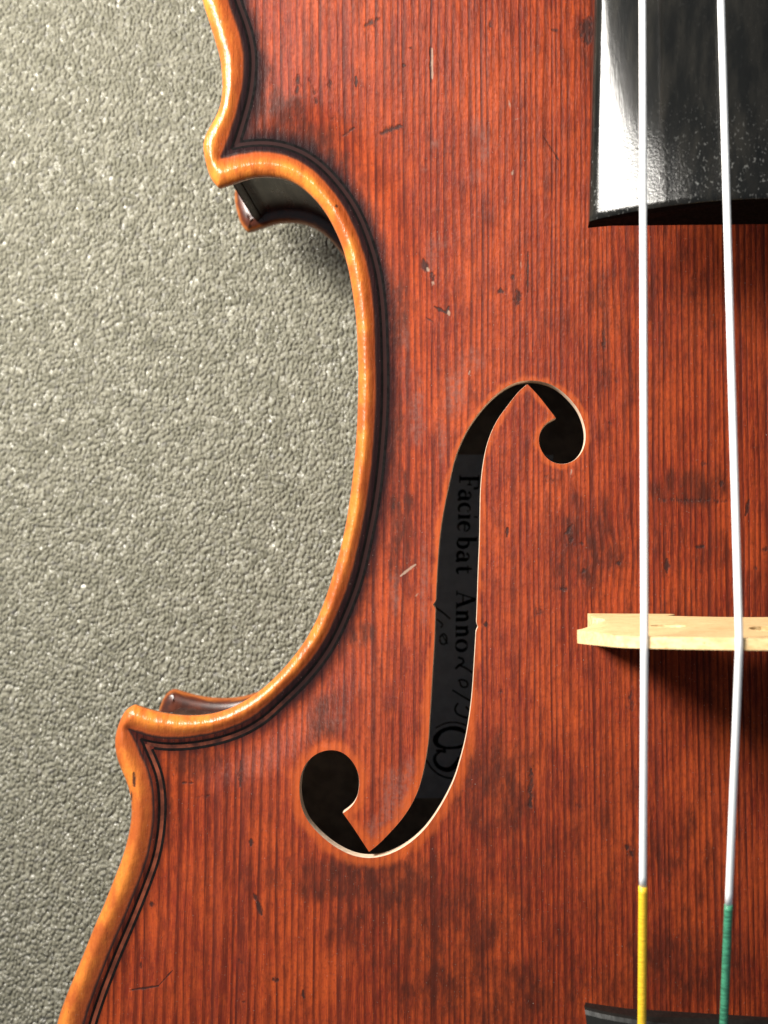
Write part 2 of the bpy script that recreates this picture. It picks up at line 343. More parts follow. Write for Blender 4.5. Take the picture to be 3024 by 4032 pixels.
    bead = t.mix(t.mr(t.noise(t.mapv(P2, (2.4,1.1,1), (2,8,0)), 1.0, 3, .6), .66, .76, 0, .7), bead, (.09,.026,.010))
    bead = t.mix(t.m('MULTIPLY', t.mr(line, .2, .9), .20), bead, (.40,.10,.02))
    btn = t.m('ADD', bt, t.m('MULTIPLY', n4, .10))
    bead = t.mix(t.mr(t.noise(t.mapv(P2, (3.0,1.2,1), (5,5,0)), 1.0, 4, .65), .52, .75, 0, .45), bead, (.34,.075,.014))
    bead = t.mix(t.mr(btn, .42, .88, 0, .92), bead, (.24,.046,.011))
    bead = t.mix(t.mr(btn, .84, .97, 0, .97), bead, (.014,.008,.008))
    bead = t.mix(t.mr(bt, .14, .0, 0, .35), bead, (.40,.10,.02))
    c = t.mix(t.m('GREATER_THAN', 0.02, e), c, bead)
    c = t.mix(dent, c, (.020,.010,.009)); c = t.mix(t.m('MULTIPLY', bright, .75), c, (.22,.155,.115))
    spk = t.noise(t.mapv(P2, (5.0, 2.2, 1), (3,1,0)), 1.0, 1.5, .5)
    c = t.mix(t.mr(spk, .73, .79, 0, .7), c, (.03,.012,.01))
    dust_glint = t.noise(t.mapv(P2, (7.0, 5.0, 1), (9,4,0)), 1.0, 1.0, .5)
    dm = t.mr(dust_glint, .745, .79)
    c = t.mix(dm, c, (.40,.31,.27))  # pale dust specks, with tiny glints painted into the colour
    h = t.m('ADD', t.m('MULTIPLY', line, -.9), t.m('MULTIPLY', flk, .5))
    h = t.m('ADD', h, t.m('MULTIPLY', fib, .35)); h = t.m('SUBTRACT', h, t.m('MULTIPLY', dent, 1.6)); h = t.m('ADD', h, t.m('MULTIPLY', dm, 2.0))
    onp = t.mr(e, -.3, .6, .55, 1.0)
    nb = t.bump(t.m('MULTIPLY', h, onp), .8, .00005)
    nb = t.bump(blo2, .5, .0004, nb)
    nb = t.bump(t.m('MULTIPLY', t.noise(P2, .7, 3, .6), t.mr(e, -.4, .1, 1.0, 0.0)), 1.0, .00009, nb)
    t.set(Base_Color=c, Normal=nb, Roughness=t.m('MULTIPLY', t.mr(flk, .3, .7, .44, .60), t.mr(e, -.2, .1, .50, 1.0))); t.put(t.bsdf.inputs['Specular IOR Level'], t.m('MULTIPLY', t.mr(e, -.2, .1, .30, .045), t.m('SUBTRACT', 1.0, t.m('MULTIPLY', grm, .6))))
    t.put(t.bsdf.inputs['Coat Weight'], t.mr(e, -.2, .1, .45, .018)); t.put(t.bsdf.inputs['Coat Roughness'], t.mr(e, -.2, .1, .30, .22)); t.put(t.bsdf.inputs['Coat Normal'], nb)
    return t.mat

def simple(name, col, rough=.4, spec=.5, metal=0.0, vary=.25, sc_=1.2, stretch=(1,1,1), bump=0.0, col2=None):
    t = NT(name); p = t.mapv(t.objmm(), stretch); n = t.noise(p, sc_, 4, .6)
    c2 = col2 or tuple(x*(1-vary) for x in col)
    t.set(Base_Color=t.mix(t.mr(n, .35, .65), col, c2), Roughness=t.mr(n, .3, .7, rough*.85, min(1, rough*1.15)), Metallic=metal)
    t.bsdf.inputs['Specular IOR Level'].default_value = spec
    if bump: t.set(Normal=t.bump(n, 1.0, bump))
    return t.mat

def ebony_material():
    t = NT('ebony'); p = t.objmm(); S = t.sep(p)
    pores = t.noise(t.mapv(p, (4.5, .55, 1)), 1.0, 2, .5); dist = t.noise(t.mapv(p, (.5,.06,1)), 1.0, 3, .6)
    ye = FB_Y0
    near = t.mr(S[1], ye+17, ye+2)
    ros = t.noise(p, 2.6, 3, .7); ros2 = t.noise(t.mapv(p, (3.2,1.6,1)), 1.0, 1.5, .5)
    c = t.mix(t.mr(dist, .35, .7), (.005,.005,.0045), (.013,.012,.010))
    c = t.mix(t.mr(pores, .62, .74, 0, .8), c, (.004,.004,.004))
    c = t.mix(t.m('MULTIPLY', t.mr(ros2, .60, .75), t.m('ADD', .01, t.m('MULTIPLY', near, .22))), c, (.42,.42,.40))
    h = t.m('ADD', t.m('MULTIPLY', pores, -.25), t.m('MULTIPLY', ros, t.m('MULTIPLY', near, 1.3)))
    t.set(Base_Color=c, Roughness=t.m('ADD', .12, t.m('MULTIPLY', near, .05)), Normal=t.bump(h, 1.0, .00003))
    t.bsdf.inputs['Specular IOR Level'].default_value = .4
    return t.mat

def maple_material():
    t = NT('bridge_maple'); p = t.objmm()
    fl = t.noise(t.mapv(p, (.35, 1.5, 1.6)), 1.0, 3, .6); ray_ = t.noise(t.mapv(p, (1.2, 4, 4)), 1.0, 2, .5)
    c = t.mix(t.mr(fl, .35, .7), (.76,.56,.29), (.64,.42,.19)); c = t.mix(t.mr(ray_, .58, .70, 0, .7), c, (.46,.26,.11))
    t.set(Base_Color=c, Roughness=.55, Normal=t.bump(fl, .6, .0001)); t.bsdf.inputs['Specular IOR Level'].default_value = .3
    return t.mat

FB_Y0 = 46.0
MT = {}
MT['plate'] = plate_material()
MT['table'] = table_material()
MT['purf_black'] = simple('purfling_black', (.006,.005,.005), .75, .04, vary=.4, sc_=.9)
def purfling_mid():
    t = NT('purfling_poplar'); p = t.objmm(); n_ = t.noise(p, .35, 3, .6); y = t.sep(p)[1]
    dirt = t.m('MULTIPLY', t.mr(t.m('ADD', y, t.m('MULTIPLY', t.m('SUBTRACT', n_, .5), 30.0)), -38, -16), .97)
    t.set(Base_Color=t.mix(dirt, t.mix(t.mr(n_, .35, .65), (.16,.042,.022), (.07,.02,.012)), (.016,.008,.008)), Roughness=.7); t.bsdf.inputs['Specular IOR Level'].default_value = .05
    return t.mat
MT['purf_mid'] = purfling_mid()
MT['cut'] = simple('cut_spruce', (.66,.50,.37), .7, .2, vary=.3, sc_=1.5)
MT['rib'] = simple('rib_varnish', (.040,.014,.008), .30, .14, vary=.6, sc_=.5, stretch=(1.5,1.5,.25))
def back_material():
    t = NT('maple_varnish'); p = t.objmm(); z = t.sep(p)[2]; n_ = t.noise(t.mapv(p, (.5,.5,2)), 1.0, 4, .6)
    edge = t.m('MULTIPLY', t.mr(t.m('ADD', z, t.m('MULTIPLY', n_, .8)), 15.5, 15.0), t.mr(n_, .3, .6, .55, 1))   # object z counts from the table
    c = t.mix(edge, t.mix(t.mr(n_, .4, .65), (.035,.010,.006), (.075,.018,.008)), t.mix(t.mr(n_, .35, .65), (.42,.125,.022), (.22,.050,.012)))
    t.set(Base_Color=c, Roughness=.24); t.bsdf.inputs['Specular IOR Level'].default_value = .5
    return t.mat
MT['back'] = back_material()
MT['inner'] = simple('raw_maple', (.52,.42,.32), .8, .1, vary=.3, sc_=.3)
MT['ebony'] = ebony_material()
MT['maple'] = maple_material()
MT['steel'] = simple('string_winding', (1.0,1.0,1.0), .36, .5, metal=.15, vary=.06, sc_=3)
MT['yellow'] = simple('yellow_silk', (.95,.58,.03), .35, .5, vary=.18, sc_=2.5, stretch=(.4,1.6,.4), bump=.0001)
MT['green'] = simple('green_silk', (.06,.28,.16), .35, .5, vary=.5, sc_=2.5, stretch=(.4,1.6,.4), bump=.0001)
MT['red'] = simple('red_silk', (.45,.04,.05), .45, .4, vary=.2, sc_=3)
MT['paper'] = simple('label_paper', (.84,.87,.90), .8, .15, vary=.12, sc_=.5)
MT['ink'] = simple('label_ink', (.02,.02,.022), .7, .1, vary=.3, sc_=2)

# ------------------------------------------------------------------ table
n = 60; R = 900.0
tb = mesh('table_top', [(-R-40,-R,-ZO),(R-40,-R,-ZO),(R-40,R,-ZO),(-R-40,R,-ZO),(-R-40,-R,-ZO-25),(R-40,-R,-ZO-25),(R-40,R,-ZO-25),(-R-40,R,-ZO-25)],
          [(0,1,2,3),(7,6,5,4),(0,4,5,1),(1,5,6,2),(2,6,7,3),(3,7,4,0)], None, MT['table'], False)
tb['kind'] = 'structure'

# ------------------------------------------------------------------ violin
violin = bpy.data.objects.new('violin', None); COL.objects.link(violin); violin.empty_display_size = .02
violin['label'] = 'antiqued red-brown violin lying on its back on a grey pebbled table'; violin['category'] = 'violin'

def mark_geo(L):
    A = at_surf_n([(m[0], m[1]) for m in L], ztop, 8)[:, :2]; B = at_surf_n([(m[2], m[3]) for m in L], ztop, 8)[:, :2]
    return A, B, np.array([m[4]/26 for m in L]), np.array([m[5] for m in L])
def blob_geo(L):
    return at_surf_n([(m[0], m[1]) for m in L], ztop, 8)[:, :2], np.array([(m[2]/26, m[3]/26) for m in L]), np.array([m[4] for m in L])
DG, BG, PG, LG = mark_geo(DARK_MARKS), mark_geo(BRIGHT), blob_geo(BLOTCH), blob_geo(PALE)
def stroke_mask(p, geo, soft=2.25):
    r = np.zeros(len(p))
    for a, b, h, st in zip(*geo):
        sel = np.where((np.abs(p[:, 0]-(a[0]+b[0])/2) < abs(a[0]-b[0])/2+3*h) & (np.abs(p[:, 1]-(a[1]+b[1])/2) < abs(a[1]-b[1])/2+3*h))[0]
        if not len(sel): continue
        q = p[sel]; ab = b-a; u = np.clip(((q-a)@ab)/(ab@ab+1e-9), 0, 1); dd = np.linalg.norm(q-a-u[:, None]*ab, axis=1)
        taper = 1-.45*np.abs(2*u-1)
        r[sel] = np.maximum(r[sel], st*np.clip(1-(dd/(h*soft*taper)), 0, 1)**.8)
    return r
def blob_mask(p, geo):
    r = np.zeros(len(p))
    for c, h, st in zip(*geo):
        q = np.linalg.norm((p-c)/(h*1.35), axis=1); r = np.maximum(r, min(1, st*1.6)*np.clip(1.7*(1-q), 0, 1))
    return np.clip(r, 0, 1)
def mark_points():
    L = []
    for geo in (DG, BG):
        for a, b, h, st in zip(*geo):
            lo_, hi = np.minimum(a, b)-2.2*h, np.maximum(a, b)+2.2*h
            L.append(hexgrid(lo_[0], hi[0], lo_[1], hi[1], max(.11, min(.2, h*.4))))
    return np.vstack(L)

def hexgrid(x0, x1, y0, y1, h):
    ys = np.arange(y0, y1, h*.866); P = []
    for i, y in enumerate(ys): P.append(np.stack([np.arange(x0+(i % 2)*h/2, x1, h), np.full_like(np.arange(x0+(i % 2)*h/2, x1, h), y)], 1))
    return np.vstack(P)
FR = (-112, 14, -82, 92)
infr = lambda p: (p[:, 0] > FR[0]) & (p[:, 0] < FR[1]) & (p[:, 1] > FR[2]) & (p[:, 1] < FR[3])
def plate_points():
    L = []
    # coarse everywhere outside the frame
    p = hexgrid(-106, 106, -170, 190, 2.6); p = p[~infr(p) & inside(OUTF, p)]; d = kdist(kdO, np.stack([-np.abs(p[:,0]), p[:,1]],1)); L.append(p[d > 6.5])
    p = hexgrid(-106, 106, -170, 190, .95); p = p[~infr(p) & inside(OUTF, p)]; d = kdist(kdO, np.stack([-np.abs(p[:,0]), p[:,1]],1)); L.append(p[(d <= 6.5) & (d > .5)])
    p = hexgrid(FR[0], FR[1], FR[2], FR[3], .8); p = p[inside(OUTF, p)]; d = kdist(kdO, np.stack([-np.abs(p[:,0]), p[:,1]],1)); f = kdist(kdF, p); L.append(p[(d > 8) & (f > 2.6)])
    p = hexgrid(FR[0], FR[1], FR[2], FR[3], .40); p = p[inside(OUTF, p)]; f = kdist(kdF, p); L.append(p[(f <= 2.6) & (f > .22)])
    p = hexgrid(FR[0], FR[1], FR[2], FR[3], .27); p = p[inside(OUTF, p)]; d = kdist(kdO, p); L.append(p[(d <= 8) & (d > 1.25)])
    return np.vstack(L)
pts = plate_points()
mp = mark_points(); mp = mp[inside(OUTF, mp)]; mp = mp[(kdist(kdO, mp) > 1.4) & (kdist(kdF, mp) > .25)]
sm_ = stroke_mask(pts, DG, 2.2) + stroke_mask(pts, BG, 2.2); pts = np.vstack([pts[sm_ <= 0], mp])
OB = np.vstack([s[:-1] for s in (resample(OUT, .3), mir(resample(OUT, .6))[::-1])])
tg = np.roll(OB, -1, 0)-np.roll(OB, 1, 0); tg /= np.linalg.norm(tg, axis=1)[:, None]; NRM = np.stack([-tg[:, 1], tg[:, 0]], 1)
rows = []
for k, dd in enumerate((.04, .13, .28, .5, .78, 1.08)):
    q = OB+NRM*dd; dq = kdist(kdO, np.stack([-np.abs(q[:, 0]), q[:, 1]], 1)); rows.append(q[np.abs(dq-dd) < dd*.25+.01])
rows = np.vstack(rows)
allp = np.vstack([OB, FH, FHR, rows, pts]); nO, nF = len(OB), len(FH)
edges = [(i, (i+1) % nO) for i in range(nO)]+[(nO+i, nO+(i+1) % nF) for i in range(nF)]+[(nO+nF+i, nO+nF+(i+1) % nF) for i in range(nF)]
cv, ce, cf, ov, oe, of = delaunay_2d_cdt([Vector((float(a), float(b))) for a, b in allp], edges, [], 0, 1e-5)
cv = np.array([(v.x, v.y) for v in cv]); cf = np.array([f for f in cf if len(f) == 3])
cen = cv[cf].mean(1); keep = inside(OUTF, cen) & ~inside(FH, cen) & ~inside(FHR, cen); cf = cf[keep]
d_, e_ = fields(cv); zz = z_from(cv, d_, e_)
used = np.zeros(len(cv), bool); used[cf.ravel()] = True; remap = np.cumsum(used)-1
cf = remap[cf]; P3 = np.column_stack([cv, zz])[used]
# rim: side and underside of the overhang
plate_v = P3.tolist(); plate_f = cf.tolist(); base = len(plate_v)
ring = [(0, None), (.0, -2.5), (.25, -3.1), (.9, -3.6), (3.4, -3.7)]
N = nO; prev = None; ringidx = []
for dd, z in [(0, -1.75), (.03, -2.5), (.3, -3.15), (.9, -3.55), (3.3, -3.7)]:
    ringidx.append(list(range(len(plate_v), len(plate_v)+N)))
    for p, nn in zip(OB, NRM): plate_v.append((p[0]+nn[0]*dd, p[1]+nn[1]*dd, z))
for a, b in zip(ringidx[:-1], ringidx[1:]):
    for i in range(N): plate_f.append((a[i], b[i], b[(i+1) % N], a[(i+1) % N]))
top = mesh('top_plate', plate_v, plate_f, violin, MT['plate'])
nv = len(plate_v); df_ = kdist(kdF, np.stack([-np.abs(P3[:, 0]), P3[:, 1]], 1))
UV = P3[:, :2]
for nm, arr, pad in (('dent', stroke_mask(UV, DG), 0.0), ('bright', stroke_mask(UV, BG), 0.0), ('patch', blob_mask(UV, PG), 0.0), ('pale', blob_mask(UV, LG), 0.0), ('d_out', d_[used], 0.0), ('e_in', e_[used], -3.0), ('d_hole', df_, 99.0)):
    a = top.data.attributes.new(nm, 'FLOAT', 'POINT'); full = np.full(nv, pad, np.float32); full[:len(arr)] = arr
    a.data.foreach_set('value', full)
top['label'] = 'red-brown spruce belly with golden worn edge'

# walls of the two sound holes
for H in (FH, FHR):
    z = ztop(H); k = len(H); tH = np.roll(H, -1, 0)-np.roll(H, 1, 0); tH /= np.linalg.norm(tH, axis=1)[:, None]; nH = np.stack([-tH[:, 1], tH[:, 0]], 1)
    if not inside(H, (H[10:11]+nH[10:11]*.1))[0]: nH = -nH
    vv = [(p[0], p[1], a-.01) for p, a in zip(H, z)]
    for dd, dz in ((.03, .2), (.06, 1.2), (.08, 2.6)): vv += [(p[0]+m_[0]*dd, p[1]+m_[1]*dd, a-dz) for p, m_, a in zip(H, nH, z)]
    mesh('sound_hole_rim', vv, [(r_*k+i, r_*k+(i+1) % k, (r_+1)*k+(i+1) % k, (r_+1)*k+i) for r_ in range(3) for i in range(k)], top, MT['cut'])

# purfling: three inlaid strips along every bout, mitred at the corners
def ribbon(name, curve, e0, e1, mat, parent, lift, trim=True):
    t = np.gradient(curve, axis=0); t /= np.linalg.norm(t, axis=1)[:, None]; nn = np.stack([-t[:, 1], t[:, 0]], 1)
    m_ = (e0+e1)/2; q = curve+nn*m_; qq = q*1.0; qq[:, 0] = -np.abs(qq[:, 0])
    ok = kdist(kdB, qq) > m_-.03
    idx = np.where(ok)[0]
    if len(idx) < 2: return
    sel = np.arange(idx[0], idx[-1]+1); cs = (e0, (e0+e1)/2, e1); vv = []
    for j, ee in enumerate(cs):
        p = curve[sel]+nn[sel]*ee; z = ztop(p)+(lift if j == 1 else lift-.01)
        vv += [(a[0], a[1], b) for a, b in zip(p, z)]
    k = len(sel); ff = [(i, i+1, k+i+1, k+i) for i in range(k-1)]+[(k+i, k+i+1, 2*k+i+1, 2*k+i) for i in range(k-1)]
    mesh(name, vv, ff, parent, mat)
for C in (UBo, CBBo, LBo):
    for sgn in (1, -1):
        cur = resample(C, .35) if sgn == 1 else mir(resample(C, .8))[::-1]
        for e0, e1, mt in ((.55,.92,'purf_black'), (.92,1.45,'purf_mid'), (1.45,1.85,'purf_black')):
            ribbon('purfling_strip', cur, e0, e1, MT[mt], top, .035 if mt == 'purf_black' else .03)

# ribs
def offs(P, d):
    t = np.gradient(P, axis=0); t /= np.linalg.norm(t, axis=1)[:, None]; return P+np.stack([-t[:, 1], t[:, 0]], 1)*d
cu = at(900, 690, 0); cl = at(556, 2862, 0)
r1 = offs(UPo, 2.6); r1 = r1[r1[:, 1] > cu[1]+5.5]
r2_ = offs(CBo, 2.2); r2_ = r2_[(r2_[:, 0] > cu[0]+2.0) & (r2_[:, 1] < cu[1]+6) | (r2_[:, 1] < 20) & (r2_[:, 0] > cl[0]+2.5)]
r3 = offs(LOo, 2.6); r3 = r3[r3[:, 1] < cl[1]-5.5]
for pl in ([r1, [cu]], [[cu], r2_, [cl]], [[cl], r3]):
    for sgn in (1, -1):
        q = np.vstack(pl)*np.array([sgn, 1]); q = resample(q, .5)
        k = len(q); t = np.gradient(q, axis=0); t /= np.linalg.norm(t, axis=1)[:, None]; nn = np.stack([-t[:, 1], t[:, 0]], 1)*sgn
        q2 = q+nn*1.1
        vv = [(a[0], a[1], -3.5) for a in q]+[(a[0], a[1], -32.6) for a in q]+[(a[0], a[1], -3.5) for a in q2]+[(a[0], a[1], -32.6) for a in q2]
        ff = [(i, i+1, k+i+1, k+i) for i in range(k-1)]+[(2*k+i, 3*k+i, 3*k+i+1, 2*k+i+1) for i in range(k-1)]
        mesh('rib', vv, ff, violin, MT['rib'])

# back plate: rounded edge, arched outer face, raw inner face
OBb = resample(np.vstack([OUTF, OUTF[:1]]), .6)[:-1]; tgb = np.roll(OBb, -1, 0)-np.roll(OBb, 1, 0); tgb /= np.linalg.norm(tgb, axis=1)[:, None]
NB = np.stack([-tgb[:, 1], tgb[:, 0]], 1); K = len(OBb)
gp = hexgrid(-106, 106, -170, 190, 2.5); gp = gp[inside(OUTF, gp)]; gd = kdist(kdO, np.stack([-np.abs(gp[:, 0]), gp[:, 1]], 1)); gp = gp[gd > 4.6]
def cap(zf, dd):
    q = OBb+NB*dd
    dq = kdist(kdO, np.stack([-np.abs(q[:, 0]), q[:, 1]], 1))
    al = np.vstack([q, gp]); a = delaunay_2d_cdt([Vector((float(x), float(y))) for x, y in al], [], [], 0, 1e-4)
    av = np.array([(v.x, v.y) for v in a[0]]); af = np.array([f for f in a[2] if len(f) == 3]); c = av[af].mean(1)
    kp = inside(OUTF, c); cd_ = kdist(kdO, np.stack([-np.abs(c[:, 0]), c[:, 1]], 1)); kp &= cd_ > dd*.8
    return av, af[kp], zf(av)
bvv, bff = [], []; idx = []
for dd, z in [(3.4, -32.62), (2.2, -32.55), (1.0, -32.75), (.35, -33.2), (.05, -33.9), (.0, -34.4), (.12, -35.2), (.5, -35.9), (1.2, -36.4), (2.4, -36.6), (3.6, -36.6)]:
    idx.append(range(len(bvv), len(bvv)+K)); bvv += [(p[0]+m_[0]*dd, p[1]+m_[1]*dd, z) for p, m_ in zip(OBb, NB)]
for a, b in zip(idx[:-1], idx[1:]):
    for i in range(K): bff.append((a[i], b[i], b[(i+1) % K], a[(i+1) % K]))
zout = lambda p: -36.55-11.4*memb(np.stack([-np.abs(p[:, 0]), p[:, 1]], 1))**1.3
av, af, z = cap(zout, 3.4); o0 = len(bvv); bvv += np.column_stack([av, z]).tolist(); bff += (af[:, ::-1]+o0).tolist()
back = mesh('back_plate', bvv, bff, violin, MT['back'])
av, af, z = cap(lambda p: np.minimum(zback(p), -32.7), 2.6)
mesh('back_inside', np.column_stack([av, z]).tolist(), af, back, MT['inner'])

# maker's label glued inside, with its lettering
zlab = lambda p: zback(p)+.10
c00 = at_surf(1560, 1785, zlab, -38); c11 = at_surf(2180, 3142, zlab, -38)
nx, ny = 24, 40; lx = np.linspace(c00[0], c11[0], nx); ly = np.linspace(c00[1], c11[1], ny); LP = np.array([(x, y) for y in ly for x in lx])
label = mesh('paper_label', np.column_stack([LP, zlab(LP)]).tolist(), [(j*nx+i, (j+1)*nx+i, (j+1)*nx+i+1, j*nx+i+1) for j in range(ny-1) for i in range(nx-1)], violin, MT['paper'])
label['label'] = 'printed paper label seen through the sound hole'
def ink(name, strokes_):
    vv, ff = [], []
    for pts_, hw in strokes_:
        P = resample(catmull(pts_, 6) if len(pts_) > 2 else np.array(pts_, float), 6.0)
        Q = at_surf_n(P, zlab, -38); t = np.gradient(Q[:, :2], axis=0); t /= np.linalg.norm(t, axis=1)[:, None]+1e-9
        nn = np.stack([-t[:, 1], t[:, 0]], 1); h = np.asarray(hw if np.ndim(hw) else [hw]*len(Q), float)
        if len(h) != len(Q): h = np.interp(np.linspace(0, 1, len(Q)), np.linspace(0, 1, len(h)), h)
        b = len(vv); k = len(Q); h = h/22.5
        for s in (1, -1):
            p = Q[:, :2]+nn*h[:, None]*s; z = zlab(p)+.04; vv += [(a[0], a[1], c) for a, c in zip(p, z)]
        ff += [(b+i, b+i+1, b+k+i+1, b+k+i) for i in range(k-1)]
    return mesh(name, vv, ff, label, MT['ink'], False)
# letters: (s along the line, h above the baseline) in units of the x-height; 1 x-height = 46 px
XH = 47.0
def bx(py): return np.interp(py, [1870, 2190, 2560], [1810, 1800, 1794])
ci = lambda cx, cy, rx, ry, a0, a1, n=11: [(cx+rx*math.cos(math.radians(a)), cy+ry*math.sin(math.radians(a))) for a in np.linspace(a0, a1, n)]
TH, TN = 7.0, 2.6
GL = {
 'F': [([(.32,0),(.32,1.62)], TH), ([(0,1.6),(1.1,1.6)], TN), ([(1.1,1.6),(1.14,1.2)], 4.5), ([(.32,.85),(.82,.85)], TN), ([(.82,1.05),(.82,.65)], TN), ([(.02,.03),(.66,.03)], TN)],
 'a': [([(.68,.82),(.68,.1),(.88,.04)], TH), (ci(.42,.72,.27,.27,170,0), [5,3,3,6]), (ci(.36,.29,.32,.28,60,350), [2,5,7,5,2])],
 'c': [(ci(.45,.48,.42,.48,60,310), [2,4,TH,TH,5,2]), ([(.66,.82),(.68,.74)], 5.5)],
 'i': [([(.28,0),(.28,.98)], TH), ([(.04,.03),(.52,.03)], TN), ([(.06,.95),(.28,.95)], TN), ([(.24,1.46),(.34,1.46)], 7.5)],
 'e': [(ci(.45,.48,.42,.48,20,320), [3,3,TH,TH,5,2]), ([(.1,.55),(.84,.55)], TN)],
 'b': [([(.26,.04),(.26,1.62)], TH), ([(.04,1.58),(.26,1.58)], TN), (ci(.52,.46,.40,.48,150,-150), [2,4,TH,TH,4,2])],
 't': [([(.3,1.25),(.3,.15),(.5,.02),(.72,.12)], [3,TH,TH,3]), ([(.02,.92),(.66,.92)], TN)],
 'A': [([(.2,.02),(.72,1.62)], TN), ([(.72,1.62),(1.3,.02)], TH), ([(.36,.55),(1.08,.55)], TN), ([(0,.03),(.42,.03)], TN), ([(1.02,.03),(1.55,.03)], TN)],
 'n': [([(.25,0),(.25,.98)], TH), ([(.04,.95),(.25,.95)], TN), ([(.27,.66),(.5,.95),(.74,.86),(.8,.5)], [2,5,TH,TH]), ([(.8,.5),(.8,0)], TH), ([(.04,.03),(.48,.03)], TN), ([(.6,.03),(1.02,.03)], TN)],
 'o': [(ci(.45,.48,.42,.48,90,450,19), [2,6,TH,6,2,6,TH,6,2])]}
SP = [('F',1870,1),('a',1931,1),('c',1984,.92),('i',2022,1),('e',2056,.92),('b',2112,1),('a',2172,1),('t',2226,1),('A',2325,1),('n',2402,1),('n',2461,1),('o',2521,1)]
def glyph(ch, y0, k):
    out = []
    for pl, wd in GL[ch]:
        q = []
        for s, h in pl:
            py = y0+s*XH*k; q.append((bx(py)+h*XH, py))
        out.append((q, wd))
    return out
for ch, y0, k in SP: ink('letter', glyph(ch, y0, k))
r2p = lambda L: [(1600+x*.339, 2400+y*.339) for x, y in L]     # second tracing window
ink('handwritten_year', [(r2p([(600,555),(655,575),(660,620),(610,650),(570,690)]), 4), (r2p([(600,640),(690,680),(780,745)]), 3.4),
     (r2p([(600,830),(640,815),(700,835),(712,880),(680,905),(635,885),(622,835)]), 3.2), (r2p([(535,935),(640,1000),(745,1062)]), 3),
     (r2p([(600,1085),(565,1150),(590,1210),(660,1245),(720,1262)]), 3.6), (r2p([(690,1125),(740,1180),(800,1190),(820,1120)]), 3)])
ink('handwritten_signature', [(r2p([(280,-60),(360,-10),(430,40),(510,110)]), 3.2), (r2p([(350,110),(420,170),(400,210)]), 3), (r2p([(385,330),(430,280),(470,330),(450,400),(400,390),(390,340)]), 3.2),
     (r2p([(420,300),(480,400)]), 2.6)])
ink('monogram', [(r2p([(720,1490),(690,1430),(600,1385),(500,1380),(400,1420),(340,1500),(360,1570),(450,1605),(560,1605),(650,1585),(720,1540)]), [5,8,9,7,8,11,8,5,5,6,5]),
     (r2p([(345,1640),(400,1640),(455,1655),(430,1610)]), 4.5), (r2p([(400,1645),(335,1700),(335,1770),(390,1835),(480,1860),(560,1820),(620,1730),(660,1650)]), [3,6,7,8,10,11,9,5])])
ink('stamp_ring', [(r2p([(720,1360),(640,1325),(540,1310),(440,1325),(340,1375)]), 2.6), (r2p([(235,1750),(290,1840),(370,1910),(460,1950),(570,1962),(680,1940)]), 3.2)])

# ------------------------------------------------------------------ fingerboard
a0 = at(2322, 868, 29.5); HW = -a0[0]; FB_Y0 = a0[1]
def fb_section(y):
    k = y-FB_Y0; hw = HW-k*.0345; zed = 29.5-k*.088; Rr = 41.5
    xs = np.linspace(-hw, hw, 41); zt = zed+np.sqrt(Rr**2-xs**2)-math.sqrt(Rr**2-hw**2)
    return xs, zt, zed, hw
verts, faces = [], []; ysl = [FB_Y0, FB_Y0+.25]+list(np.linspace(FB_Y0+1, FB_Y0+268, 60)); W = 41
for i, y in enumerate(ysl):
    xs, zt, zed, hw = fb_section(y); drop = .28 if i == 0 else 0
    ring_ = []
    for x, z in zip(xs, zt):
        ex = .30*max(0, 1-(hw-abs(x))/.35)
        ring_.append((x, y+1.2*(1-(x/hw)**2)*max(0, 1-(y-FB_Y0)/15), z-drop-ex))
    ring_ += [(hw+.02, y, zed-1.0), (hw-.1, y, zed-4.6)]
    for x in np.linspace(hw-3.2, -hw+3.2, 13): ring_.append((x, y+1.2*(1-(x/hw)**2)*max(0, 1-(y-FB_Y0)/15), zed-4.9+5.6*(1-(x/(hw-3.2))**2)))
    ring_ += [(-hw+.1, y, zed-4.6), (-hw-.02, y, zed-1.0)]
    verts += ring_
nr = len(ring_)
for i in range(len(ysl)-1):
    for j in range(nr): faces.append((i*nr+j, i*nr+(j+1) % nr, (i+1)*nr+(j+1) % nr, (i+1)*nr+j))
fbm = mesh('fingerboard', verts, faces, violin, MT['ebony'])
fe = [tuple(v) for v in verts[:nr]]
bmm = bmesh.new(); vs = [bmm.verts.new(V(v[0], v[1]-.002, v[2])) for v in fe]
bmm.faces.new([vs[i] for i in range(nr)])
bmesh.ops.triangulate(bmm, faces=bmm.faces[:])
bm_obj('end_face', bmm, fbm, simple('ebony_end', (.004,.004,.004), .8, .03, vary=.4, sc_=2))

# ------------------------------------------------------------------ bridge
yb = at(2537, 2530, 46)[1]            # centre of the crown
xg = at(2537, 2530, 46)[0]
def zb(x): return float(ztop(np.array([[x, yb]]))[0])
crown = lambda x: 49.6-(42-math.sqrt(42**2-x*x))
L = []                                 # left half, from the crown's middle outwards and down
for x in np.linspace(0, -19.5, 14): L.append((x, crown(x)))
L += [(-20.6, 43.2), (-22.2, 36.5), (-23.4, 31.5), (-24.0, 28.2), (-24.0, 26.6), (-23.4, 25.6), (-22.0, 25.2), (-20.6, 24.0), (-19.8, 22.2), (-19.8, 20.2), (-20.4, 18.4), (-21.2, 17.0)]
fx = -21.3
L += [(fx, zb(fx)+1.9), (fx, zb(fx)+.05)]
for x in np.linspace(-20.4, -9.6, 8): L.append((x, zb(x)+.05))
L += [(-9.2, zb(-9.2)+1.6), (-10.6, zb(-10)+3.4), (-9.6, zb(-9)+4.4), (-6.0, zb(-6)+5.0), (-3.0, zb(-3)+5.4), (0, zb(0)+5.6)]
prof = np.array(L); prof = np.vstack([prof, (prof*np.array([-1, 1]))[::-1][1:-1]])
